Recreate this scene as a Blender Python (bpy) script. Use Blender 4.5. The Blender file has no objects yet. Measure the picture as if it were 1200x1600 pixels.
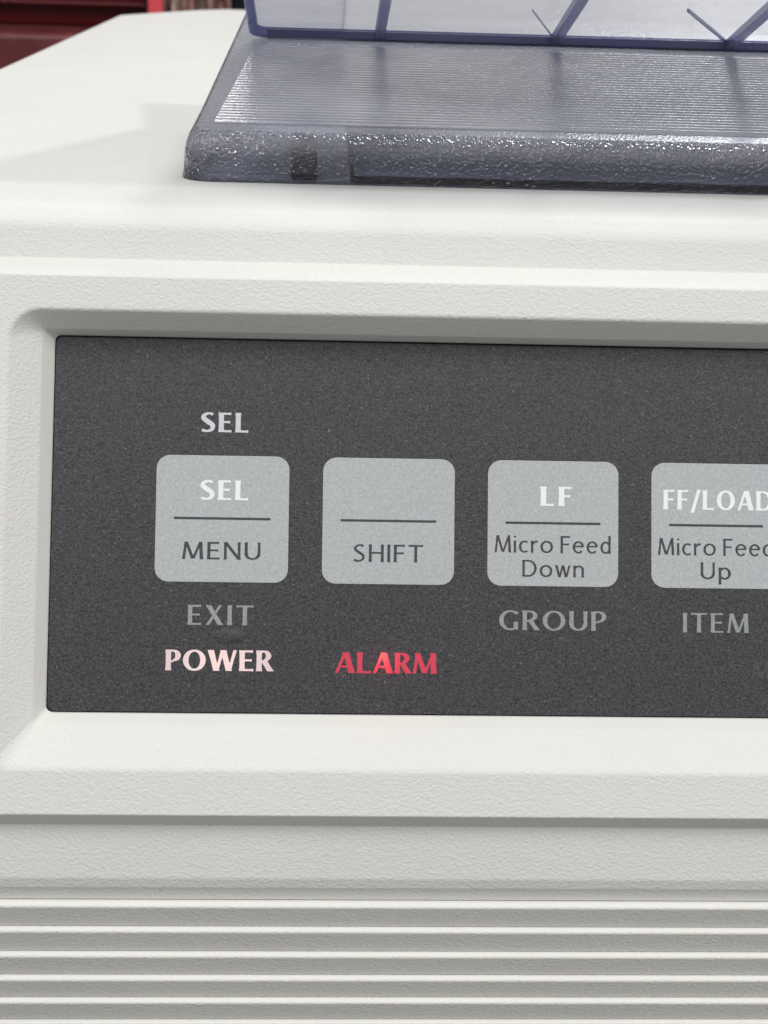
import bpy, bmesh, math, random
from mathutils import Vector, Matrix
random.seed(4)
MM = 0.001
S = bpy.context.scene
COL = S.collection

# ------------------------------------------------------------------ camera
cam = bpy.data.objects.new('camera', bpy.data.cameras.new('camera'))
COL.objects.link(cam)
S.camera = cam
cd = cam.data
cd.sensor_fit = 'HORIZONTAL'
cd.sensor_width = 24.0
cd.lens = 48.32
right = Vector((0.99889288, -0.03655748, 0.02960689))
down = Vector((0.01470533, -0.3551695, -0.93468625))
fwd = Vector((0.04468524, 0.93408681, -0.35423869))
M = Matrix((right, -down, -fwd)).transposed().to_4x4()
M.translation = Vector((-8.4008, -175.6083, 66.5969)) * MM
cam.matrix_world = M
cd.clip_start = 0.01
cd.clip_end = 50
cd.dof.use_dof = True
cd.dof.focus_distance = 0.196
cd.dof.aperture_fstop = 62

# ------------------------------------------------------------------ world and lamps (indoor light: overhead ceiling fittings)
W = bpy.data.worlds.new('World')
S.world = W
W.use_nodes = True
bg = W.node_tree.nodes['Background']
bg.inputs[0].default_value = (0.97, 0.98, 1.0, 1)
bg.inputs[1].default_value = 0.295

def area(name, loc, target, sx, sy, power, color):
    l = bpy.data.lights.new(name, 'AREA')
    l.shape = 'RECTANGLE'; l.size = sx; l.size_y = sy
    l.energy = power; l.color = color
    o = bpy.data.objects.new(name, l)
    COL.objects.link(o)
    o.location = loc
    d = Vector(target) - Vector(loc)
    o.rotation_euler = d.to_track_quat('-Z', 'Y').to_euler()
    return o
area('ceiling_lamp', (-0.22, -0.40, 1.46), (0, 0.05, 0), 1.2, 0.16, 14.0, (1.0, 0.985, 0.95))
area('second_ceiling_lamp', (0.55, 1.35, 1.42), (0, 0.05, 0), 0.24, 0.6, 14.5, (0.95, 0.97, 1.0))
area('far_ceiling_lamp', (-0.62, -1.45, 1.30), (0, 0.0, 0), 0.5, 0.3, 5.2, (0.96, 0.98, 1.0))
area('side_ceiling_lamp', (1.05, -0.62, 1.12), (0, 0.05, 0), 0.14, 0.09, 8.2, (1.0, 0.99, 0.96))

S.view_settings.view_transform = 'Standard'
S.view_settings.look = 'None'
S.view_settings.exposure = 0.0
S.view_settings.gamma = 1.0
S.cycles.max_bounces = 10
S.cycles.transparent_max_bounces = 24
S.cycles.caustics_reflective = False
S.cycles.caustics_refractive = False

XL, XR = -80.0, 330.0
TILT = math.radians(24.3)
PU = Vector((0, math.sin(TILT), math.cos(TILT)))     # up along the panel
PN = Vector((0, -math.cos(TILT), math.sin(TILT)))    # out of the panel
def P(x, t, off): return (Vector((x, 0, 0)) + PU*t + PN*off)*MM

# ------------------------------------------------------------------ materials
class NT:
    def __init__(s, name):
        s.m = bpy.data.materials.new(name); s.m.use_nodes = True
        s.t = s.m.node_tree; s.t.nodes.clear()
        s.out = s.n('ShaderNodeOutputMaterial')
    def n(s, typ, **kw):
        x = s.t.nodes.new(typ)
        for k, v in kw.items():
            if k.startswith('_'): setattr(x, k[1:], v)
            else: x.inputs[k.replace('__', ' ')].default_value = v
        return x
    def l(s, a, ao, b, bi): s.t.links.new(a.outputs[ao], b.inputs[bi])

def mapping(t, scale, rot=(0, 0, 0)):
    tc = t.n('ShaderNodeTexCoord')
    mp = t.n('ShaderNodeMapping'); mp.inputs['Scale'].default_value = scale; mp.inputs['Rotation'].default_value = rot
    t.l(tc, 'Object', mp, 'Vector'); return mp

def plastic(name, color, rough=0.5, grain=0.05, smooth=False):
    t = NT(name)
    b = t.n('ShaderNodeBsdfPrincipled', Roughness=rough)
    b.inputs['Specular IOR Level'].default_value = 0.35
    t.l(b, 0, t.out, 0)
    # colour: very faint broad mottling, handling marks
    mp = mapping(t, (30, 30, 30))
    nz = t.n('ShaderNodeTexNoise', Scale=1.0, Detail=4.0, Roughness=0.6)
    t.l(mp, 0, nz, 'Vector')
    cr = t.n('ShaderNodeValToRGB')
    c = color
    cr.color_ramp.elements[0].position = .3; cr.color_ramp.elements[0].color = (c[0]*.96, c[1]*.96, c[2]*.965, 1)
    cr.color_ramp.elements[1].position = .7; cr.color_ramp.elements[1].color = (c[0], c[1], c[2], 1)
    t.l(nz, 'Fac', cr, 'Fac'); 
    # rare specks of dirt
    mp3 = mapping(t, (150, 150, 150))
    vo = t.n('ShaderNodeTexVoronoi', Scale=1.0); t.l(mp3, 0, vo, 'Vector')
    sp = t.n('ShaderNodeMapRange'); sp.inputs[1].default_value = .016; sp.inputs[2].default_value = .024
    t.l(vo, 'Distance', sp, 0)
    mx = t.n('ShaderNodeMix', _data_type='RGBA'); mx.inputs[6].default_value = (c[0]*.55, c[1]*.53, c[2]*.5, 1)
    t.l(sp, 0, mx, 0); t.l(cr, 0, mx, 7); t.l(mx, 2, b, 'Base Color')
    if not smooth:
        m2 = mapping(t, (2700, 3700, 3700), (0.0, 0.55, 0.35))
        wz = t.n('ShaderNodeTexNoise', Scale=.35, Detail=1.0); t.l(m2, 0, wz, 'Vector')
        ad = t.n('ShaderNodeMix', _data_type='RGBA', _blend_type='LINEAR_LIGHT'); ad.inputs[0].default_value = .55
        t.l(m2, 0, ad, 6); t.l(wz, 'Color', ad, 7)
        n1 = t.n('ShaderNodeTexNoise', Scale=.9, Detail=2.5, Roughness=.55)
        t.l(ad, 2, n1, 'Vector')
        v1 = t.n('ShaderNodeTexVoronoi', _feature='SMOOTH_F1', Scale=.8); t.l(ad, 2, v1, 'Vector')
        am = t.n('ShaderNodeMath', _operation='MULTIPLY_ADD'); am.inputs[1].default_value = .5
        t.l(v1, 'Distance', am, 0); t.l(n1, 'Fac', am, 2)
        bp = t.n('ShaderNodeBump', Strength=1.0, Distance=grain*MM)
        t.l(am, 0, bp, 'Height'); t.l(bp, 0, b, 'Normal')
    return t.m

def film(name, color, rough, glint, speck=.25, emis=None, dent=None):
    t = NT(name)
    b = t.n('ShaderNodeBsdfPrincipled', Roughness=rough)
    b.inputs['Specular IOR Level'].default_value = 0.6
    mp = mapping(t, (7000, 7000, 7000))
    n1 = t.n('ShaderNodeTexNoise', Scale=1.0, Detail=2.0, Roughness=.7); t.l(mp, 0, n1, 'Vector')
    mp2 = mapping(t, (3600, 3600, 3600))
    n2 = t.n('ShaderNodeTexNoise', Scale=1.0, Detail=3.0, Roughness=.7); t.l(mp2, 0, n2, 'Vector')
    cr = t.n('ShaderNodeValToRGB'); e = cr.color_ramp.elements
    e[0].position = .35; e[0].color = tuple(x*(1-speck) for x in color)+(1,)
    e[1].position = .68; e[1].color = tuple(min(1, x*(1+speck*1.3)) for x in color)+(1,)
    x = cr.color_ramp.elements.new(.72); x.color = tuple(min(1, q*(1+speck*2)+speck*.22) for q in color)+(1,)  # sparse pale specks paint sparkle glints into the film colour
    t.l(n2, 'Fac', cr, 0)
    t.l(cr, 0, b, 'Base Color')
    bp = t.n('ShaderNodeBump', Strength=1.0, Distance=glint*MM)
    s = t.n('ShaderNodeMath', _operation='ADD'); t.l(n1, 'Fac', s, 0); t.l(n2, 'Fac', s, 1)
    t.l(s, 0, bp, 'Height'); t.l(bp, 0, b, 'Normal')
    if dent:       # shallow blister pressed into the film
        pc = P(dent[0], dent[1], 0)
        m3 = mapping(t, (1, 2.2, 2.2)); dd = t.n('ShaderNodeVectorMath', _operation='DISTANCE'); dd.inputs[1].default_value = (pc.x, pc.y*2.2, pc.z*2.2)
        t.l(m3, 0, dd, 0); rm = t.n('ShaderNodeMapRange', _interpolation_type='SMOOTHERSTEP'); rm.inputs[1].default_value = .0026; rm.inputs[2].default_value = .0004
        t.l(dd, 'Value', rm, 0); b2 = t.n('ShaderNodeBump', Strength=1.0, Distance=.13*MM); t.l(rm, 0, b2, 'Height'); t.l(b2, 0, bp, 'Normal')
    if emis:
        b.inputs['Emission Color'].default_value = emis[0]+(1,)
        b.inputs['Emission Strength'].default_value = emis[1]
    t.l(b, 0, t.out, 0)
    return t.m

def backlit(name, dull, lit, strength, core, centre, radius):
    """translucent print over a small lamp: glows most next to the lamp"""
    t = NT(name)
    b = t.n('ShaderNodeBsdfPrincipled', Roughness=.45); b.inputs['Base Color'].default_value = dull+(1,)
    tc = t.n('ShaderNodeTexCoord')
    d = t.n('ShaderNodeVectorMath', _operation='DISTANCE'); d.inputs[1].default_value = centre
    t.l(tc, 'Object', d, 0)
    mr = t.n('ShaderNodeMapRange', _interpolation_type='SMOOTHSTEP'); mr.inputs[1].default_value = radius; mr.inputs[2].default_value = 0
    t.l(d, 'Value', mr, 0)
    mp = mapping(t, (2500, 2500, 2500)); nz = t.n('ShaderNodeTexNoise', Scale=1.0, Detail=3.0); t.l(mp, 0, nz, 'Vector')
    k = t.n('ShaderNodeMapRange'); k.inputs[3].default_value = .6; k.inputs[4].default_value = 1.35; t.l(nz, 'Fac', k, 0)
    cr = t.n('ShaderNodeValToRGB'); e = cr.color_ramp.elements
    e[0].position = 0; e[0].color = lit+(1,); e[1].position = 1; e[1].color = core+(1,)
    q = cr.color_ramp.elements.new(.72); q.color = tuple((a*.85+c*.15) for a, c in zip(lit, core))+(1,)
    t.l(mr, 0, cr, 0); t.l(cr, 0, b, 'Emission Color')
    st = t.n('ShaderNodeMath', _operation='MULTIPLY_ADD'); st.inputs[1].default_value = strength*1.1; st.inputs[2].default_value = strength*.7
    t.l(mr, 0, st, 0)
    s2 = t.n('ShaderNodeMath', _operation='MULTIPLY'); t.l(st, 0, s2, 0); t.l(k, 0, s2, 1)
    t.l(s2, 0, b, 'Emission Strength'); t.l(b, 0, t.out, 0)
    return t.m

def clear(name, tint, milk, milkcol, rough, cell, depth, spec_boost=1.0, through=.5, zmilk=None):
    """smoke-tinted clear plastic: see-through body, slightly milky, with a grained glossy skin"""
    t = NT(name)
    tr = t.n('ShaderNodeBsdfTransparent', Color=tint+(1,))
    df = t.n('ShaderNodeBsdfDiffuse', Color=milkcol+(1,))
    tl = t.n('ShaderNodeBsdfTranslucent', Color=milkcol+(1,))
    dm = t.n('ShaderNodeMixShader'); dm.inputs[0].default_value = through; t.l(df, 0, dm, 1); t.l(tl, 0, dm, 2)
    body = t.n('ShaderNodeMixShader'); t.l(tr, 0, body, 1); t.l(dm, 0, body, 2)
    mpc = mapping(t, (70, 70, 70)); nc = t.n('ShaderNodeTexNoise', Scale=1.0, Detail=4.0); t.l(mpc, 0, nc, 'Vector')
    mk = t.n('ShaderNodeMapRange'); mk.inputs[1].default_value = .3; mk.inputs[2].default_value = .7
    mk.inputs[3].default_value = milk*.75; mk.inputs[4].default_value = min(1, milk*1.2)
    t.l(nc, 'Fac', mk, 0)
    if zmilk:      # milkier higher up, a painted stand-in for lamp light on the lip
        tz = t.n('ShaderNodeTexCoord'); sx = t.n('ShaderNodeSeparateXYZ'); t.l(tz, 'Object', sx, 0)
        zr = t.n('ShaderNodeMapRange', _interpolation_type='SMOOTHSTEP'); zr.inputs[1].default_value = zmilk[0]*MM; zr.inputs[2].default_value = zmilk[1]*MM
        zr.inputs[3].default_value = zmilk[2]; zr.inputs[4].default_value = 1
        t.l(sx, 'Z', zr, 0); zm = t.n('ShaderNodeMath', _operation='MULTIPLY'); t.l(mk, 0, zm, 0); t.l(zr, 0, zm, 1); t.l(zm, 0, body, 0)
    else: t.l(mk, 0, body, 0)
    gl = t.n('ShaderNodeBsdfGlossy', Roughness=rough)
    fr = t.n('ShaderNodeFresnel', IOR=1.55)
    mp = mapping(t, (1000/cell,)*3)
    v = t.n('ShaderNodeTexVoronoi', _feature='SMOOTH_F1', Scale=1.0); v.inputs['Randomness'].default_value = 1
    nz = t.n('ShaderNodeTexNoise', Scale=.6, Detail=2.0)
    t.l(mp, 0, v, 'Vector'); t.l(mp, 0, nz, 'Vector')
    ad = t.n('ShaderNodeMath', _operation='ADD'); t.l(v, 'Distance', ad, 0); t.l(nz, 'Fac', ad, 1)
    bp = t.n('ShaderNodeBump', Strength=1.0, Distance=depth*MM); t.l(ad, 0, bp, 'Height')
    t.l(bp, 0, gl, 'Normal'); t.l(bp, 0, fr, 'Normal'); t.l(bp, 0, df, 'Normal')
    mu = t.n('ShaderNodeMath', _operation='MULTIPLY', _use_clamp=True); mu.inputs[1].default_value = spec_boost; t.l(fr, 0, mu, 0)
    fin = t.n('ShaderNodeMixShader'); t.l(mu, 0, fin, 0); t.l(body, 0, fin, 1); t.l(gl, 0, fin, 2)
    t.l(fin, 0, t.out, 0)
    return t.m

def paint(name, color, rough, cm=.25, scale=25):
    t = NT(name)
    b = t.n('ShaderNodeBsdfPrincipled', Roughness=rough); b.inputs['Specular IOR Level'].default_value = .2
    mp = mapping(t, (scale,)*3); nz = t.n('ShaderNodeTexNoise', Scale=1.0, Detail=5.0); t.l(mp, 0, nz, 'Vector')
    cr = t.n('ShaderNodeValToRGB'); e = cr.color_ramp.elements
    e[0].position = .35; e[0].color = tuple(x*(1-cm) for x in color)+(1,)
    e[1].position = .7; e[1].color = tuple(min(1, x*(1+cm)) for x in color)+(1,)
    t.l(nz, 'Fac', cr, 0); t.l(cr, 0, b, 'Base Color')
    bp = t.n('ShaderNodeBump', Strength=.3, Distance=.3*MM); t.l(nz, 'Fac', bp, 'Height'); t.l(bp, 0, b, 'Normal')
    t.l(b, 0, t.out, 0)
    return t.m

WHITE = (0.755, 0.748, 0.715)
M_case = plastic('grained_white_plastic', WHITE, .5, .076)
M_case_smooth = plastic('smooth_white_plastic', WHITE, .42, smooth=True)
M_film = film('dark_grey_film', (0.040, 0.038, 0.043), .44, .050, .75, dent=(-18.6, -15.3))
M_key = film('pale_grey_key_ink', (0.46, 0.482, 0.495), .45, .020, .12)
M_white_ink = film('white_ink', (0.90, 0.92, 0.94), .5, .010, .04)
M_dim_white_ink = film('soft_white_ink', (0.66, 0.66, 0.70), .5, .012, .08)
M_grey_ink = film('grey_ink', (0.31, 0.325, 0.335), .5, .016, .14)
M_dark_ink = film('dark_ink', (0.050, 0.048, 0.055), .5, .020, .2)
M_faint_ink = film('unlit_print', (0.068, 0.063, 0.062), .5, .02, .25)
M_front = clear('grained_smoke_plastic', (0.50, 0.52, 0.66), .04, (0.46, 0.46, 0.55), .17, .42, .34, 1.05)
M_cover = clear('smoke_plastic', (0.58, 0.60, 0.74), .56, (0.84, 0.85, 0.96), .26, .34, .060, 2.0)
M_ribs = clear('ribbed_smoke_plastic', (0.56, 0.58, 0.74), .60, (0.88, 0.89, 0.98), .24, .34, .022, 2.6)
M_lip = clear('brightened_smoke_lip', (0.55, 0.57, 0.74), .34, (0.86, 0.87, 0.96), .13, .40, .36, 2.1, .5, (36.8, 39.2, .05))  # milk painted in for the lamps' shine along the rounded edge
M_guide = clear('clear_plastic', (0.98, 0.98, 0.99), .36, (0.97, 0.97, 0.99), .12, .8, .008, .5, .78)
M_guide_frost = clear('frosted_clear_plastic', (0.93, 0.93, 0.97), .50, (0.95, 0.95, 0.99), .2, .8, .10, .6, .75)
M_edge = clear('deep_tinted_edge', (0.58, 0.59, 0.82), .50, (0.24, 0.245, 0.44), .2, .6, .02, .45)
M_hinge = clear('deep_tinted_hinge_edge', (0.45, 0.46, 0.66), .85, (0.22, 0.225, 0.40), .2, .6, .02, .5)
M_black = paint('black_plastic', (0.018, 0.018, 0.022), .4, .3, 300)
M_navy = paint('dark_blue_plastic', (0.012, 0.013, 0.035), .35, .3, 300)
M_well = paint('dark_grey_interior', (0.022, 0.024, 0.023), .5, .3, 200)

# ------------------------------------------------------------------ helpers
def link(name, bm, mats, parent=None, wn=False, smooth=False, label=None):
    me = bpy.data.meshes.new(name)
    bm.normal_update(); bm.to_mesh(me); bm.free()
    for m in (mats if isinstance(mats, (list, tuple)) else [mats]): me.materials.append(m)
    if smooth or wn:
        for p in me.polygons: p.use_smooth = True
    o = bpy.data.objects.new(name, me); COL.objects.link(o)
    if parent: o.parent = parent
    if wn:
        w = o.modifiers.new('normals', 'WEIGHTED_NORMAL'); w.weight = 100; w.mode = 'FACE_AREA'
    if label: o['label'] = label
    return o

def empty(name, loc, label, cat, group=None):
    o = bpy.data.objects.new(name, None); COL.objects.link(o)
    o.location = loc; o.empty_display_size = .02
    o['label'] = label; o['category'] = cat
    if group: o['group'] = group
    return o

def fillet(pts, radii, n=5):
    """round the corners of an open polyline of (y, z)"""
    out = []
    for i, p in enumerate(pts):
        r = radii[i]
        if i in (0, len(pts)-1) or not r: out.append(Vector(p)); continue
        a, b, c = Vector(pts[i-1]), Vector(p), Vector(pts[i+1])
        u, v = (a-b).normalized(), (c-b).normalized()
        ang = u.angle(v); L = min(r/math.tan(ang/2), (a-b).length*.48, (c-b).length*.48)
        p0, p1 = b+u*L, b+v*L
        for k in range(n+1):
            t = k/n; out.append((1-t)**2*p0 + 2*t*(1-t)*b + t*t*p1)
    return out

def strip(bm, prof, x0, x1, mat=0):
    prof = [p for i, p in enumerate(prof) if i == 0 or (Vector(p)-Vector(prof[i-1])).length > 1e-3]
    a = [bm.verts.new(Vector((x0, p[0], p[1]))*MM) for p in prof]
    b = [bm.verts.new(Vector((x1, p[0], p[1]))*MM) for p in prof]
    for i in range(len(prof)-1):
        f = bm.faces.new((a[i], a[i+1], b[i+1], b[i])); f.material_index = mat
    return a, b

def box(bm, x0, x1, y0, y1, z0, z1, bev=0):
    r = bmesh.ops.create_cube(bm, size=1)
    vs = r['verts']
    for v in vs:
        v.co = Vector(((x0+x1)/2+v.co.x*(x1-x0), (y0+y1)/2+v.co.y*(y1-y0), (z0+z1)/2+v.co.z*(z1-z0)))*MM
    if bev:
        es = list({e for v in vs for e in v.link_edges})
        bmesh.ops.bevel(bm, geom=es, offset=bev*MM, segments=3, profile=.5, affect='EDGES')

def fix(bm, out=(-.12, -1, .3)):
    bmesh.ops.remove_doubles(bm, verts=bm.verts, dist=1e-6)
    bm.normal_update()
    o = Vector(out)
    fl = [f for f in bm.faces if f.normal.dot(o) < 0 and abs(f.normal.x) < .999 and f.normal.y < .6]
    if fl: bmesh.ops.reverse_faces(bm, faces=fl)

def PYZ(t, off): v = PU*t + PN*off; return (v.y, v.z)

# ------------------------------------------------------------------ the printer
printer = empty('printer', (0, 0, 0), 'white desktop printer with dark control panel, seen from its front left corner', 'printer')

# ---- upper housing: deck, stepped front bands, fascia with the recess for the panel
bm = bmesh.new()
FT, FB, DEP = 27.47, -36.13, 4.0
pts = [(16.8, 34.0), (14.8, 33.45), (12.76, 32.05), (10.95, 28.0), (10.2, 27.62), PYZ(FT, DEP), PYZ(FT-2.0, DEP)]
prof = fillet(pts, [0, 4, 3.5, .35, 0, .55, 0])
prof[0] = Vector((17.5, 34.0))
strip(bm, prof, XL, XR)
ftop = FT-2.0
# fascia bottom, rolled under and stepping back
pts = [PYZ(FB+2.0, DEP), PYZ(FB, DEP), (-17.35, -33.30), (-15.5, -33.32)]
prof_b = fillet(pts, [0, .30, .25, 0])
strip(bm, prof_b, XL, XR)
fbot = FB+2.0

def loop(xl, xr, zb, zt, R, off, n=10):
    """rounded rectangle on the panel plane"""
    out = []
    r2 = min(R, 1.0+R*.15) if n == 10 else R
    for cx, cz, a0, q in ((xr-R, zt-R, 0, R), (xl+R, zt-R, 90, R), (xl+r2, zb+r2, 180, r2), (xr-r2, zb+r2, 270, r2)):
        for k in range(n+1):
            a = math.radians(a0+90*k/n)
            out.append(P(cx+q*math.cos(a), cz+q*math.sin(a), off))
    return out
PXR = 150.0
# parameter stations of the recess: (xl, xr, zb, zt, R, depth offset)
stn = [(-46.2, PXR+7.7, -31.9, 24.4, 4.8, 4.0), (-45.1, PXR+6.5, -30.85, 23.35, 4.0, 4.0),
       (-41.45, PXR+2.6, -25.95, 21.45, .5, 1.35), (-40.15, PXR+1.2, -24.5, 20.95, .7, -.25)]
def lerp(a, b, t): return tuple(x+(y-x)*t for x, y in zip(a, b))
rows = [stn[0]]
for i in (1, 2):
    f0 = .12 if i == 1 else .12
    a = lerp(stn[i], stn[i-1], .35 if i == 1 else .035); b = stn[i]; c = lerp(stn[i], stn[i+1], .10 if i == 1 else .12)
    for k in range(6):
        t = k/5
        rows.append(tuple((1-t)**2*x+2*t*(1-t)*y+t*t*z for x, y, z in zip(a, b, c)))
rows.append(stn[3])
loops = []
for r in rows:
    loops.append([bm.verts.new(p) for p in loop(*r)])
nL = len(loops[0])
for j in range(len(loops)-1):
    for i in range(nL):
        f = bm.faces.new((loops[j][i], loops[j][(i+1) % nL], loops[j+1][(i+1) % nL], loops[j+1][i]))
        if j >= 9: f.material_index = 1
# fascia sheet round the recess
oc = [bm.verts.new(P(x, t, DEP)) for x, t in ((XL, ftop), (XR, ftop), (XR, fbot), (XL, fbot))]
eo = [bm.edges.new((oc[i], oc[(i+1) % 4])) for i in range(4)]
ei = [bm.edges.get((loops[0][i], loops[0][(i+1) % nL])) for i in range(nL)]
bmesh.ops.triangle_fill(bm, edges=eo+ei, use_beauty=True)
# deck with the opening under the clear cover
Z = 33.96+.04
dk = [(XL, 17.5), (XR, 17.5), (XR, 478), (-47, 466), (-58, 452), (XL, 408)]
dv = [bm.verts.new(Vector((x, y, Z))*MM) for x, y in dk]
ed = [bm.edges.new((dv[i], dv[(i+1) % 6])) for i in range(6)]
hl = [(-4.2, 35.4), (318, 35.4), (318, 112), (-4.2, 112)]
hv = [bm.verts.new(Vector((x, y, Z))*MM) for x, y in hl]
ed += [bm.edges.new((hv[i], hv[(i+1) % 4])) for i in range(4)]
bmesh.ops.triangle_fill(bm, edges=ed, use_beauty=True)
hb = [bm.verts.new(Vector((x, y, Z-2.4))*MM) for x, y in hl]
for i in range(4): bm.faces.new((hv[i], hv[(i+1) % 4], hb[(i+1) % 4], hb[i]))
# rolled deck edges, left and back, then the side wall
def wall(line):
    n = len(line)
    prev = [bm.verts.new(Vector((x, y, Z))*MM) for x, y in line]
    nor = []
    for i in range(n):
        a = Vector(line[max(i-1, 0)]); b = Vector(line[min(i+1, n-1)]); d = (b-a).normalized(); nor.append(Vector((-d.y, d.x)))
    for k in list(range(1, 7))+[99]:
        if k == 99: off, z = 1.6, -34
        else:
            a = math.radians(15*k); off, z = 1.5*math.sin(a), Z-1.5*(1-math.cos(a))
        cur = [bm.verts.new(Vector((x+q.x*off, y+q.y*off, z))*MM) for (x, y), q in zip(line, nor)]
        for i in range(n-1): bm.faces.new((prev[i], prev[i+1], cur[i+1], cur[i]))
        prev = cur
wall([(XL, 17.5), (XL, 408), (-58, 452), (-47, 466), (XR, 478)])
fix(bm)
side = [tuple(p) for p in prof]+[tuple(p) for p in prof_b]+[(17.5, -33.3)]
for x in (XL, XR):
    vs = [bm.verts.new(Vector((x, p[0], p[1]))*MM) for p in side]
    bm.faces.new(vs if x < 0 else vs[::-1])
link('upper_housing', bm, [M_case, M_case_smooth], printer, wn=True)

# ---- interior seen through the cover: a dark well, a pale block, a roller, a dark bracket
inner = []
bm = bmesh.new()
# well as an open tray
x0, x1, y0, y1, zb, zt = -4.0, 317, 37.0, 111, -8, 31.5
vs = [bm.verts.new(Vector(c)*MM) for c in ((x0, y0, zb), (x1, y0, zb), (x1, y1, zb), (x0, y1, zb), (x0, y0, zt), (x1, y0, zt), (x1, y1, zt), (x0, y1, zt))]
for q in ((0, 1, 2, 3), (0, 4, 5, 1), (1, 5, 6, 2), (2, 6, 7, 3), (3, 7, 4, 0)): bm.faces.new([vs[i] for i in q])
link('carriage_well', bm, M_well, printer)
bm = bmesh.new(); box(bm, -12.3, -8.8, 36.9, 47.5, 34.02, 39.0, .4)
link('dark_bracket', bm, M_navy, printer, wn=True)
bm = bmesh.new()
mt = Matrix.Translation(Vector((155, 66, 22))*MM) @ Matrix.Rotation(math.pi/2, 4, 'Y')
bmesh.ops.create_cone(bm, cap_ends=True, segments=48, radius1=11*MM, radius2=11*MM, depth=318*MM, matrix=mt)
link('platen_roller', bm, M_black, printer, smooth=False)
bm = bmesh.new(); box(bm, -3.6, 316, 44, 52, 33.6, 38.5, 0)  # added pale bar, sloped to imitate the bright band along the lip
for v in bm.verts:
    if v.co.z > .036 and v.co.y < .048: v.co.y += .0065
bmesh.ops.bevel(bm, geom=bm.edges[:], offset=.0004, segments=2, profile=.5, affect='EDGES')
link('bright_band_bar', bm, paint('pale_bar_paint', (0.80, 0.81, 0.80), .4, .1, 100), printer, wn=True)

# ---- clear smoke cover
SL = math.tan(math.radians(13))
def ztop(y): return 40.2+(y-35.45)*SL
def outline(d, n=8):
    """plan outline of the cover inset by d (open at the right)"""
    R = max(4.2-d*.8, .9)
    xl = -27.0+d*.62; yf = 33.75+d
    k = (6.2)/70.0
    pts = [(xl+k*(110-yf), 110.0)]
    for i in range(1, 8): y = 110+(yf+R-110)*i/8; pts.append((xl+k*(y-yf), y))
    c = (xl+R+.1, yf+R)
    for i in range(n+1):
        a = math.radians(180+90*i/n); pts.append((c[0]+R*math.cos(a), c[1]+R*math.sin(a)))
    for x in (-10, 40, 120, 220, 320-d): pts.append((x, yf))
    pts.append((320-d, 110.0))
    return pts
bm = bmesh.new()
rings = []
spec = [(-.25, 'a', 34.05), (-.15, 'a', 34.35), (.02, 'a', 34.75), (.12, 'a', 35.3)]
for k in range(10):
    a_ = math.radians(10*k); spec.append((.2+3.3*(1-math.cos(a_)), 't', -4.6*(1-math.sin(a_))))
for d, kind, z in spec:
    rings.append([bm.verts.new(Vector((x, y, z if kind == 'a' else ztop(y)+z))*MM) for x, y in outline(d)])
n = len(rings[0])
for j in range(len(rings)-1):
    for i in range(n-1):
        f = bm.faces.new((rings[j][i], rings[j][i+1], rings[j+1][i+1], rings[j+1][i]))
        f.material_index = 0 if j < 4 else (2 if j < 12 else 1)
f = bm.faces.new(rings[-1]); f.material_index = 1
bmesh.ops.recalc_face_normals(bm, faces=bm.faces)
cover = link('clear_cover', bm, [M_front, M_cover, M_lip], printer, wn=True)

# fine ribbing moulded on the cover top (too fine to pick apart)
bm = bmesh.new()
NR = 31; y0, y1 = 39.0, 72.4; pitch = (y1-y0)/NR
pr = []
for i in range(NR):
    b = y0+i*pitch
    for t, h in ((0, .02), (.14, .04), (.28, .36), (.44, .48), (.62, .45), (.80, .28), (.93, .03)):
        y = b+t*pitch; pr.append((y, ztop(y)+.03+h))
pr.append((y1, ztop(y1)+.05))
xs = [None]+[-10+i*10 for i in range(33)]
rowsv = []
for y, z in pr:
    xl = -22.7+4.2*(y-39)/33.5 + random.uniform(-.04, .04)
    rowsv.append([bm.verts.new(Vector((xl if x is None else x, y, z))*MM) for x in xs])
for j in range(len(rowsv)-1):
    for i in range(len(xs)-1):
        bm.faces.new((rowsv[j][i], rowsv[j][i+1], rowsv[j+1][i+1], rowsv[j+1][i]))
bmesh.ops.recalc_face_normals(bm, faces=bm.faces)
rb = link('fine_ribbing', bm, M_ribs, cover, smooth=True)
rb['kind'] = 'stuff'

# ---- raised clear flap: a thin sheet leaning up towards the front, with rims and ribs under it
FA = math.radians(17.2)
FU = Vector((0, -math.cos(FA), math.sin(FA)))      # from hinge to free end
FN = Vector((0, -math.sin(FA), -math.cos(FA)))     # underside, faces the viewer
H0 = Vector((0, 77.3, 51.05))
def Fp(x, s, o): return (H0+Vector((x, 0, 0))+FU*s+FN*o)*MM
def fbox(bm, x0, x1, s0, s1, o0, o1, bev=0, xt0=None, xt1=None):
    xt0 = x0 if xt0 is None else xt0; xt1 = x1 if xt1 is None else xt1
    vs = [bm.verts.new(Fp(*c)) for c in ((x0, s0, o0), (x1, s0, o0), (xt1, s1, o0), (xt0, s1, o0), (x0, s0, o1), (x1, s0, o1), (xt1, s1, o1), (xt0, s1, o1))]
    fs = [bm.faces.new([vs[i] for i in q]) for q in ((0, 1, 2, 3), (7, 6, 5, 4), (0, 4, 5, 1), (1, 5, 6, 2), (2, 6, 7, 3), (3, 7, 4, 0))]
    if bev: bmesh.ops.bevel(bm, geom=list({e for f in fs for e in f.edges}), offset=bev*MM, segments=3, profile=.5, affect='EDGES')
LEN = 74
flap = None
bm = bmesh.new()
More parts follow.
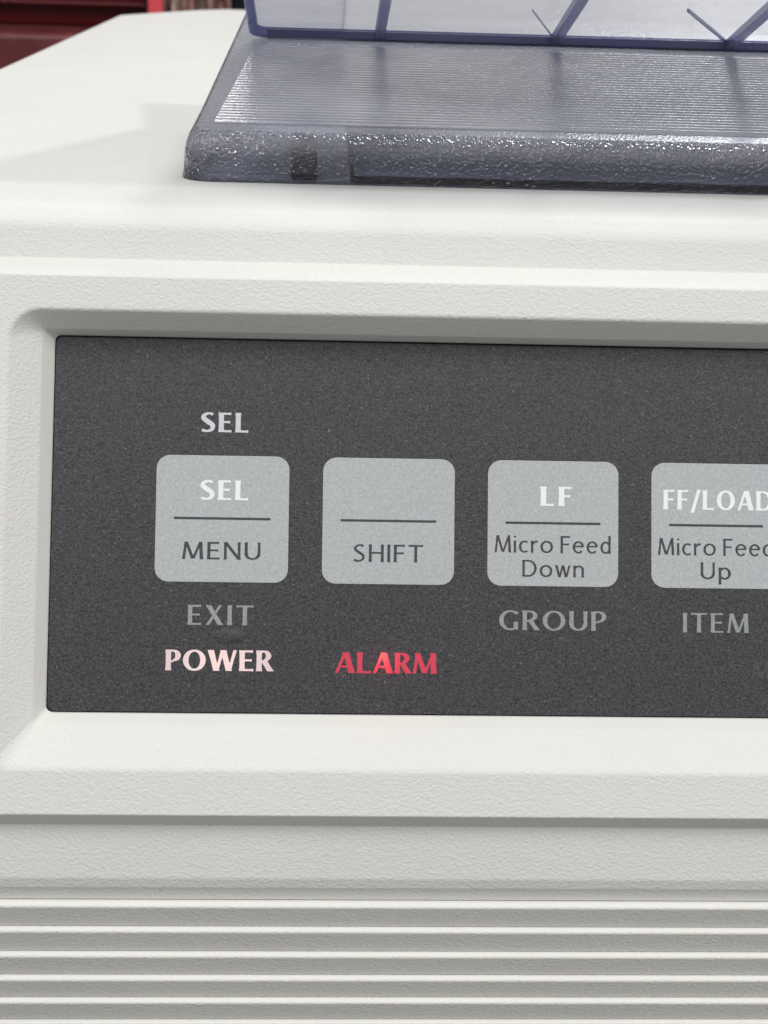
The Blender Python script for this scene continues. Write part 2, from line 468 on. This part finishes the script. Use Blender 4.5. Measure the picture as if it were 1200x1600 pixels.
def sheet(bm, x0, x1, R, mat, th=1.2):
    """flat panel, hinge-side left corner rounded"""
    pts = []
    if R:
        for k in range(9):
            a = math.radians(180+90*k/8); pts.append((x0+R+R*math.cos(a), R+R*math.sin(a)))
    else: pts.append((x0, 0))
    pts += [(x1, 0), (x1, LEN), (x0, LEN)]
    a = [bm.verts.new(Fp(x, s, 0)) for x, s in pts]; b = [bm.verts.new(Fp(x, s, -th)) for x, s in pts]
    fs = [bm.faces.new(a), bm.faces.new(b[::-1])]
    for i in range(len(a)): fs.append(bm.faces.new((a[i], b[i], b[(i+1) % len(a)], a[(i+1) % len(a)])))
    for f in fs: f.material_index = mat
sheet(bm, -19.6, -5.0, 3.0, 1)
sheet(bm, -5.0, 300.0, 0, 0)
bmesh.ops.recalc_face_normals(bm, faces=bm.faces)
flap = link('raised_clear_flap', bm, [M_guide, M_guide_frost], printer)
# rim along the hinge and round the left corner
bm = bmesh.new()
path = [(300, 0)]
R = 3.0
for k in range(9):
    a = math.radians(270-90*k/8); path.append((-19.6+R+R*math.cos(a), R+R*math.sin(a)))
path.append((-19.6, LEN))
sec = []
for i, (x, s) in enumerate(path):
    a = Vector(path[max(i-1, 0)]); b = Vector(path[min(i+1, len(path)-1)]); d = (b-a).normalized(); nn = Vector((d.y, -d.x))
    if nn.dot(Vector((x, s))-Vector((140, 20))) > 0: nn = -nn
    w = 1.15
    sec.append([bm.verts.new(Fp(x, s, .02)), bm.verts.new(Fp(x, s, 1.25)), bm.verts.new(Fp(x+nn.x*.25, s+nn.y*.25, 1.45)), bm.verts.new(Fp(x+nn.x*w, s+nn.y*w, 1.45)), bm.verts.new(Fp(x+nn.x*(w+.2), s+nn.y*(w+.2), 1.25)), bm.verts.new(Fp(x+nn.x*(w+.2), s+nn.y*(w+.2), .02))])
for i in range(len(sec)-1):
    for k in range(6): bm.faces.new((sec[i][k], sec[i+1][k], sec[i+1][(k+1) % 6], sec[i][(k+1) % 6]))
bm.faces.new(sec[0]); bm.faces.new(sec[-1][::-1])
bmesh.ops.recalc_face_normals(bm, faces=bm.faces)
link('rim', bm, M_edge, flap, smooth=False)
bm = bmesh.new(); fbox(bm, -16.9, 300, .0, 1.5, .25, 1.55, .15)
link('hinge_edge', bm, M_hinge, flap)
first = None
for i in range(10):
    if i == 0:
        bm = bmesh.new(); fbox(bm, -.8, .8, 1.3, LEN, .02, 1.5, .25); 
        first = link('rib', bm, M_edge, flap); o = first
    else:
        o = first.copy(); COL.objects.link(o); o.parent = flap
    o.location = Vector((.6+27.55*i, 0, 0))*MM
fg = None
for i in range(2):
    bm = bmesh.new()
    if i == 0: fbox(bm, 27.4, 27.58, 1.6, 16, .02, .25, 0, 22.4, 22.55)
    else: fbox(bm, 54.8, 55.15, 1.6, 19, .02, .5, 0, 44.65, 45.0)
    link('brace', bm, M_edge, flap)

# ---- rear housing behind the flap
bm = bmesh.new(); box(bm, -9.5, 322, 150, 300, 33.9, 52.3, 0)
for v in bm.verts:
    if v.co.z > .05 and v.co.y < .2: v.co.y += .016
bmesh.ops.bevel(bm, geom=bm.edges[:], offset=.0014, segments=3, profile=.5, affect='EDGES')
link('rear_housing', bm, M_case_smooth, printer, wn=True)

# ---- lower front cover with horizontal louvre ribs
bm = bmesh.new()
pts = [(-15.5, -32.6), (-17.28, -32.95), (-19.16, -39.5), (-19.16, -40.75), (-18.62, -42.75)]
prof = fillet(pts, [0, .2, 1.6, .6, 0])
prof[0] = Vector((-14.5, -32.5))
strip(bm, prof, XL, XR)
zs = [-42.77, -46.21, -49.68, -52.84-.15, -56.2, -59.4]
while len(zs) < 13: zs.append(zs[-1]-3.25)
zend = zs[-1]
pts = [(-18.62, -42.75), (-17.6, -42.80), (-17.6, zend), (-18.9, zend-.05), (-18.9, -84), (-15, -86)]
strip(bm, [Vector(p) for p in pts], XL, XR)
fix(bm)
full = [tuple(p) for p in prof]+pts[1:]+[(17.5, -86), (17.5, -33)]
for x in (XL, XR):
    vs = [bm.verts.new(Vector((x, p[0], p[1]))*MM) for p in full]
    bm.faces.new(vs)
# body sides, back and base behind
bx = [(XL-1.4, 17.5), (XL-1.4, 408), (-58, 452), (-47, 466), (XR, 478), (XR, 17.5)]
ta = [bm.verts.new(Vector((x, y, -34.2))*MM) for x, y in bx]; tb = [bm.verts.new(Vector((x, y, -86))*MM) for x, y in bx]
for i in range(len(bx)): bm.faces.new((ta[i], ta[(i+1) % 6], tb[(i+1) % 6], tb[i]))
bm.faces.new(tb)
lower = link('lower_cover', bm, M_case, printer, wn=True)
proto = None
for i in range(len(zs)-1):
    h = zs[i]-zs[i+1]
    o_ = -19.75-.35*min(i, 5)*.35 if False else -19.72-.14*min(i, 4)
    pts = [(-17.55, zs[i]-.04), (o_+.60, zs[i]-.10), (o_+.04, zs[i]-.38), (o_+.64, zs[i+1]-.02), (-17.55, zs[i+1]-.02)]
    pf = fillet(pts, [0, .05, .40, .04, 0], 5)
    bm = bmesh.new(); strip(bm, pf, XL+.3, XR-.3); fix(bm)
    for x in (XL+.3, XR-.3): bm.faces.new([bm.verts.new(Vector((x, p[0], p[1]))*MM) for p in pf])
    link('louvre_rib', bm, M_case, lower, wn=True)

# ------------------------------------------------------------------ control panel
bm = bmesh.new()
a = [bm.verts.new(p) for p in loop(-40.0, PXR+1.0, -24.38, 20.68, .85, 0)]
b = [bm.verts.new(p) for p in loop(-40.0, PXR+1.0, -24.38, 20.68, .85, -.8)]
bm.faces.new(a); bm.faces.new(b[::-1])
for i in range(len(a)): bm.faces.new((a[i], b[i], b[(i+1) % len(a)], a[(i+1) % len(a)]))
es = [bm.edges.get((a[i], a[(i+1) % len(a)])) for i in range(len(a))]
bmesh.ops.bevel(bm, geom=es, offset=.10*MM, segments=2, profile=.5, affect='EDGES')
bmesh.ops.recalc_face_normals(bm, faces=bm.faces)
panel = link('control_panel', bm, M_film, printer)
# dark backing in the hairline gap round the film; wider top gap imitates shadow
bm = bmesh.new()
a = [bm.verts.new(p) for p in loop(-41.6, PXR+2.5, -26, 22.2, .9, -.5)]
bm.faces.new(a)
link('panel_backing', bm, M_black, printer)

KW, KH = 16.05, 15.35
KX = [-19.57, .57, 20.69, 40.82]
kproto = None
klab = ['pale grey key printed SEL over MENU', 'pale grey key printed only SHIFT', 'pale grey key printed LF over Micro Feed Down', 'pale grey key printed FF/LOAD over Micro Feed Up']
for i, kx in enumerate(KX):
    if kproto is None:
        bm = bmesh.new()
        def kl(off, ins): return [bm.verts.new(p) for p in loop(-KW/2+ins, KW/2-ins, -8.78+ins, 6.55-ins, 1.65-ins, off, 8)]
        l0, l1, l2 = kl(.004, 0), kl(.035, .01), kl(.045, .05)
        for A, B in ((l0, l1), (l1, l2)):
            for q in range(len(A)): bm.faces.new((A[q], A[(q+1) % len(A)], B[(q+1) % len(A)], B[q]))
        bm.faces.new(l2); bmesh.ops.recalc_face_normals(bm, faces=bm.faces)
        kproto = o = link('key', bm, M_key, panel)
    else:
        o = kproto.copy(); COL.objects.link(o); o.parent = panel
    o.location = Vector((kx, 0, 0))*MM
    o['label'] = klab[i]

# ---- lettering: flared humanist capitals drawn stroke by stroke (cap height 1)
class Pen:
    def __init__(s, T, N): s.T, s.N, s.q = T, N, []
    def poly(s, p): s.q.append(('p', p))
    def V(s, x, y0, y1, w=None):            # flared stem
        w = s.T if w is None else w; a, b = w*.56, w*.47; m = (y0+y1)/2; h = (y1-y0)
        L = [(x-a, y0), (x-b, y0+.22*h), (x-b, y1-.22*h), (x-a, y1)]
        s.poly(L+[(2*x-p[0], p[1]) for p in L[::-1]])
    def H(s, x0, x1, y, w=None, e=1.3):         # bar flaring to the right
        w = s.N if w is None else w; s.poly([(x0, y-w/2), (x1-.1, y-w/2), (x1, y-w*e/2), (x1, y+w*e/2), (x1-.1, y+w/2), (x0, y+w/2)])
    def D(s, x0, y0, x1, y1, w):                # diagonal, ends cut level
        a, b = w*.54, w*.48; mx, my = (x0+x1)/2, (y0+y1)/2
        s.poly([(x0-a, y0), (x0+a, y0), (mx+b, my), (x1+a, y1), (x1-a, y1), (mx-b, my)])
    def A(s, cx, cy, rx, ry, a0, a1, T=None, N=None, n=26):
        T = T or s.T; N = N or s.N; pts = []
        for k in range(n+1):
            a = math.radians(a0+(a1-a0)*k/n); c, d = math.cos(a), math.sin(a)
            w = N+(T-N)*abs(c)**1.4
            pts.append((cx+rx*c, cy+ry*d, c, d, w))
        o = [(x+c*w*.5, y+d*w*.5) for x, y, c, d, w in pts]; i = [(x-c*w*.5, y-d*w*.5) for x, y, c, d, w in pts]
        s.q.append(('r', o, i))
    def C(s, pts, ws):                       # smooth curve with widths (Catmull-Rom)
        P_ = [Vector(p) for p in pts]; o, i = [], []
        ex = [P_[0]*2-P_[1]]+P_+[P_[-1]*2-P_[-2]]
        C_ = []
        for k in range(1, len(ex)-2):
            for j in range(8):
                t = j/8; p0, p1, p2, p3 = ex[k-1:k+3]
                C_.append((.5*((2*p1)+(p2-p0)*t+(2*p0-5*p1+4*p2-p3)*t*t+(3*p1-p0-3*p2+p3)*t**3), ws[k-1]+(ws[k]-ws[k-1])*t))
        C_.append((P_[-1], ws[-1]))
        for k, (p, w) in enumerate(C_):
            a = C_[max(k-1, 0)][0]; b = C_[min(k+1, len(C_)-1)][0]; d = (b-a).normalized(); q = Vector((-d.y, d.x))
            o.append(tuple(p+q*w*.5)); i.append(tuple(p-q*w*.5))
        s.q.append(('r', o, i))

def glyph(ch, T, N):
    p = Pen(T, N); h = T/2; n2 = N/2
    xh = .70
    if ch == 'S':
        p.C([(.47, .90), (.30, .955), (.12, .86), (.10, .70), (.27, .53), (.45, .36), (.43, .14), (.24, .045), (.03, .10)],
            [N*1.35, N, T*.75, T*.95, T*1.05, T*.95, T*.75, N, N*1.35]); w = .55
    elif ch == 'E': p.V(h, 0, 1); p.H(h, .50, 1-n2); p.H(h, .46, .52); p.H(h, .52, n2); w = .53
    elif ch == 'L': p.V(h, 0, 1); p.H(h, .52, n2); w = .52
    elif ch == 'F': p.V(h, 0, 1); p.H(h, .50, 1-n2); p.H(h, .45, .51); w = .51
    elif ch == 'I': p.V(h, 0, 1); w = T
    elif ch == 'T': p.V(.33, 0, 1); p.H(0, .66, 1-n2); p.poly([(0, 1-N*1.15), (.1, 1-N), (.1, 1), (0, 1.0)]); w = .66
    elif ch == 'H': p.V(h, 0, 1); p.V(.68-h, 0, 1); p.H(h, .68-h, .52, None, 1); w = .68
    elif ch == 'X': p.D(h*1.05, 1, .66-h*1.05, 0, T*1.15); p.D(.60-n2, 1, n2*1.5, 0, N*1.25); w = .66
    elif ch == 'M':
        p.D(.13+n2*.4, 1, n2*1.1, 0, N*1.15); p.D(.16, 1, .44, .03, T*1.0); p.D(.76, 1, .46, .03, N*1.1); p.D(.76, 1, .88-h, 0, T*1.05); w = .88
    elif ch == 'N': p.V(n2*1.2, 0, 1, N*1.2); p.D(h*.9, 1, .70-h*.7, 0, T*1.15); p.V(.70-n2*1.2, 0, 1, N*1.2); w = .70
    elif ch == 'U':
        p.V(h, .3, 1); p.A(.335+h*.0, .33, .335-h, .33-n2, 180, 360, T, N); p.V(.67-h*.85, .3, 1, T*.85); w = .67
    elif ch == 'P': p.V(h, 0, 1); p.H(h, .28, 1-n2, None, 1); p.H(h, .28, .44, None, 1); p.A(.27, .72, .27-h+.02, .28-n2, -90, 90); w = .54
    elif ch == 'R':
        p.V(h, 0, 1); p.H(h, .28, 1-n2, None, 1); p.H(h, .28, .48, None, 1); p.A(.27, .74, .25-h+.03, .26-n2, -90, 90)
        p.D(.28, .50, .62-h*.9, 0, T*1.15); w = .60
    elif ch == 'D': p.V(h, 0, 1); p.H(h, .32, 1-n2, None, 1); p.H(h, .32, n2, None, 1); p.A(.31, .5, .45-h, .5-n2, -90, 90); w = .77
    elif ch == 'O': p.A(.42, .5, .42-h, .51-n2, 0, 360, T, N, 48); w = .84
    elif ch == 'G':
        p.A(.42, .5, .42-h, .51-n2, 48, 318, T, N, 40); p.V(.70-h, .03, .42, T); p.C([(.70, .84), (.60, .92), (.50, .955)], [N*1.3, N*1.1, N]); w = .72
    elif ch == 'A': p.D(.36, 1, .05, 0, N*1.2); p.D(.39, 1, .73-h, 0, T*1.15); p.H(.13, .56, .31, None, 1); w = .73
    elif ch == 'W':
        p.D(.08, 1, .30, 0, T*1.05); p.D(.52, 1, .31, 0, N*1.2); p.D(.54, 1, .76, 0, T*1.05); p.D(.98, 1, .77, 0, N*1.2); w = 1.04
    elif ch == '/': p.D(.36, 1.03, .05, -.16, T*.75); w = .40
    elif ch == 'i': p.V(h, 0, xh); p.A(h, .93, h*.42, h*.42, 0, 360, h*1.1, h*1.1, 12); w = T
    elif ch == 'c':
        p.A(.30, xh/2, .30-h, xh/2-n2+.01, 50, 310, T, N, 34); w = .50
    elif ch == 'r': p.V(h, 0, xh); p.C([(h*1.2, .46), (.20, .62), (.36, .665)], [N*.8, N*1.1, T*.95]); w = .36
    elif ch == 'o': p.A(.34, xh/2, .34-h, xh/2-n2+.01, 0, 360, T, N, 40); w = .68
    elif ch == 'e':
        p.A(.31, xh/2, .31-h, xh/2-n2+.01, 8, 318, T, N, 40); p.H(.06, .58, .40, N*.9, 1); w = .60
    elif ch == 'd': p.A(.29, xh/2, .29-h, xh/2-n2+.01, 40, 320, T, N, 34); p.V(.56-h, 0, 1.03); w = .58
    elif ch == 'p': p.V(h, -.30, xh); p.A(.29, xh/2, .29-h, xh/2-n2+.01, -140, 140, T, N, 34); w = .58
    elif ch == 'w':
        p.D(.06, xh, .23, 0, T); p.D(.40, xh, .24, 0, N*1.1); p.D(.42, xh, .58, 0, T); p.D(.76, xh, .60, 0, N*1.1); w = .82
    elif ch == 'n': p.V(h, 0, xh); p.A(.29, xh-.27, .27-h*.8, .27-n2, 0, 165, T, N, 20); p.V(.56-h, 0, xh-.26); w = .56
    else: w = .30
    return p.q, w

def word(text, x0, x1, base, cap, T, N, mat, off=.062, gap=.15, label=None, layer=0.0):
    items = []; x = 0
    for ch in text:
        if ch == ' ': x += .26; continue
        q, w = glyph(ch, T, N); items.append((q, x)); x += w+gap
    W_ = x-gap; sx = (x1-x0)/W_
    bm = bmesh.new(); k = 0
    def v(px, py, z): return bm.verts.new(P(x0+px*sx, base+py*cap, z))
    for q, ox in items:
        for s in q:
            z = off+.0022*(k % 6); k += 1
            if s[0] == 'p':
                c = [v(a+ox, b, z) for a, b in s[1]]
                f = bm.faces.new(c)
            else:
                A = [v(a+ox, b, z) for a, b in s[1]]; B = [v(a+ox, b, z) for a, b in s[2]]
                for i in range(len(A)-1): bm.faces.new((A[i], A[i+1], B[i+1], B[i]))
    bm.normal_update()
    fl = [f for f in bm.faces if f.normal.dot(PN) < 0]
    if fl: bmesh.ops.reverse_faces(bm, faces=fl)
    bmesh.ops.triangulate(bm, faces=[f for f in bm.faces if len(f.verts) > 4])
    return link('printed_word', bm, mat, panel, label=label)

BT, BN = .215, .105      # heavy
LT, LN = .135, .095      # light
word('SEL', -22.32, -16.62, 9.42, 2.38, BT, BN, M_dim_white_ink, .012, label='pale lettering SEL above the first key')
word('SEL', -22.25, -16.50, 1.16, 2.40, BT, BN, M_white_ink, label='white lettering SEL on the first key')
word('MENU', -24.30, -14.90, -6.03, 2.10, .135, .10, M_dark_ink, gap=.17, label='dark lettering MENU on the first key')
word('EXIT', -23.50, -15.62, -13.93, 2.38, .175, .09, M_grey_ink, .012, gap=.17, label='grey lettering EXIT below the first key')
word('SHIFT', -3.68, 4.80, -6.08, 2.12, .135, .10, M_dark_ink, gap=.16, label='dark lettering SHIFT on the second key')
word('LF', 19.12, 22.92, 1.04, 2.36, .23, BN, M_white_ink, gap=.20, label='white lettering LF on the third key')
word('Micro Feed', 13.54, 27.82, -4.70, 2.08, .128, .095, M_dark_ink, label='dark lettering Micro Feed on the third key')
word('Down', 16.95, 24.48, -7.63, 2.04, .128, .095, M_dark_ink, label='dark lettering Down on the third key')
word('GROUP', 14.16, 27.20, -14.12, 2.36, .165, .082, M_grey_ink, .012, label='grey lettering GROUP below the third key')
word('FF/LOAD', 34.28, 47.85, .84, 2.40, .205, .10, M_white_ink, gap=.13, label='white lettering FF/LOAD on the fourth key')
word('Micro Feed', 33.62, 47.90, -4.76, 2.08, .128, .095, M_dark_ink, label='dark lettering Micro Feed on the fourth key')
word('Up', 38.88, 42.62, -7.66, 2.06, .128, .095, M_dark_ink, gap=.18, label='dark lettering Up on the fourth key')
word('ITEM', 36.72, 44.80, -14.17, 2.36, .165, .082, M_grey_ink, .012, gap=.17, label='grey lettering ITEM below the fourth key')
word('M', 45.2, 47.5, -19.75, 2.35, .20, .095, M_faint_ink, .012, label='unlit lettering barely visible at the right')
lp = P(-19.6, -18.3, 0); la = P(.0, -17.4, 0)
M_power = backlit('backlit_pink_white', (.62, .50, .50), (.90, .66, .70), .24, (1.0, .66, .55), lp, .0085)
M_alarm = backlit('backlit_red', (.42, .05, .08), (.78, .02, .06), .46, (1.0, .15, .11), la, .0032)
word('POWER', -26.05, -13.22, -19.42, 2.48, .205, .10, M_power, .012, gap=.10, label='lit pinkish white lettering POWER')
word('ALARM', -5.66, 6.56, -19.52, 2.48, .20, .10, M_alarm, .012, gap=.09, label='lit red lettering ALARM')
# point light added in front of the film for the red halo round ALARM
pl = bpy.data.lights.new('alarm_halo_light', 'POINT'); pl.energy = .00006; pl.color = (1, .05, .07); pl.shadow_soft_size = 0
po = bpy.data.objects.new('alarm_halo_light', pl); COL.objects.link(po); po.parent = panel
po.location = P(.3, -18.4, 1.6)

def rule(x0, x1, t):
    bm = bmesh.new(); pts = []
    hw, r = .145, .10
    for cx, cz, a0 in ((x1-r, t+hw-r, 0), (x0+r, t+hw-r, 90), (x0+r, t-hw+r, 180), (x1-r, t-hw+r, 270)):
        for k in range(4):
            a = math.radians(a0+30*k); pts.append(bm.verts.new(P(cx+r*math.cos(a), cz+r*math.sin(a), .06)))
    bm.faces.new(pts); return link('divider_line', bm, M_dark_ink, panel)
for kx in KX: rule(kx-5.85, kx+5.83, -1.08)

# unseen table surface under the printer, added to block light from below
bm = bmesh.new(); box(bm, -330, 520, -180, 560, -118, -86.2, 2)
o = link('added_tabletop', bm, paint('grey_laminate', (0.22, 0.21, 0.20), .5, .1, 30), None, wn=True)
o['kind'] = 'structure'

# ------------------------------------------------------------------ things behind, out of focus
cab = empty('metal_cabinet', (-.22, .60, -.09), 'dark red glossy metal cabinet behind the left corner of the printer', 'cabinet')
def wbox(name, x0, x1, y0, y1, z0, z1, bev, mat, parent, loc, label=None):
    bm = bmesh.new(); box(bm, x0, x1, y0, y1, z0, z1, bev)
    for v in bm.verts: v.co -= Vector(loc)
    return link(name, bm, mat, parent, wn=True, label=label)
M_red = paint('dark_red_enamel', (0.080, 0.006, 0.008), .25, .2, 12)
M_red2 = paint('maroon_enamel', (0.17, 0.045, 0.050), .22, .3, 40)
L = (-.22, .60, -.09)
wbox('cabinet_body', -330, -102, 712, 900, -90, 140, 4, M_red, cab, L)
wbox('drawer_front', -330, -104, 706, 712, 11.2, 140, 1.5, M_red, cab, L)
wbox('ledge', -330, -106, 640, 712, -90, 11, 3, M_red2, cab, L)
wbox('drawer_lip', -330, -104, 700, 706, 21.5, 24, 1, M_red, cab, L)

post = empty('red_post', (-.0975, .70, -.09), 'light red upright post beside the dark red cabinet', 'post')
Lp = (-.0975, .70, -.09)
wbox('post_shaft', -101.6, -93.6, 696, 704, -90, 150, 1.2, paint('salmon_enamel', (0.80, 0.10, 0.12), .4, .08, 20), post, Lp)
wbox('post_foot', -104, -91, 693, 707, -92, -86, 1.2, M_red, post, Lp)

bag = bpy.data.objects
bm = bmesh.new()
bmesh.ops.create_grid(bm, x_segments=40, y_segments=40, size=.5)
for v in bm.verts:
    x, z = v.co.x, v.co.y
    v.co = Vector((-.0765+x*.036, .715+.006*math.sin(x*23)+.004*math.sin(z*31+x*9), .02+z*.20))
bmesh.ops.solidify(bm, geom=bm.faces[:], thickness=.012)
M_bag = NT('crumpled_brown_wrap')
b_ = M_bag.n('ShaderNodeBsdfPrincipled', Roughness=.3); mp_ = mapping(M_bag, (60, 60, 45)); nz_ = M_bag.n('ShaderNodeTexNoise', Scale=1.0, Detail=3.0); M_bag.l(mp_, 0, nz_, 'Vector')
cr_ = M_bag.n('ShaderNodeValToRGB'); e_ = cr_.color_ramp.elements
e_[0].position = .35; e_[0].color = (.24, .09, .08, 1); e_[1].position = .62; e_[1].color = (.58, .46, .40, 1)
M_bag.l(nz_, 'Fac', cr_, 0); M_bag.l(cr_, 0, b_, 'Base Color'); M_bag.l(b_, 0, M_bag.out, 0)
o = link('wrapped_roll', bm, M_bag.m, None, smooth=True)
o['label'] = 'blurred brown and grey wrapped roll right of the light red post'; o['category'] = 'wrapped roll'

bm = bmesh.new(); box(bm, -58.5, 60, 716, 736, -90, 150, 2)
o = link('navy_board', bm, paint('dark_navy', (0.006, 0.010, 0.020), .7, .2, 20), None, wn=True)
o['label'] = 'dark navy upright board behind the back edge of the printer'; o['category'] = 'board'
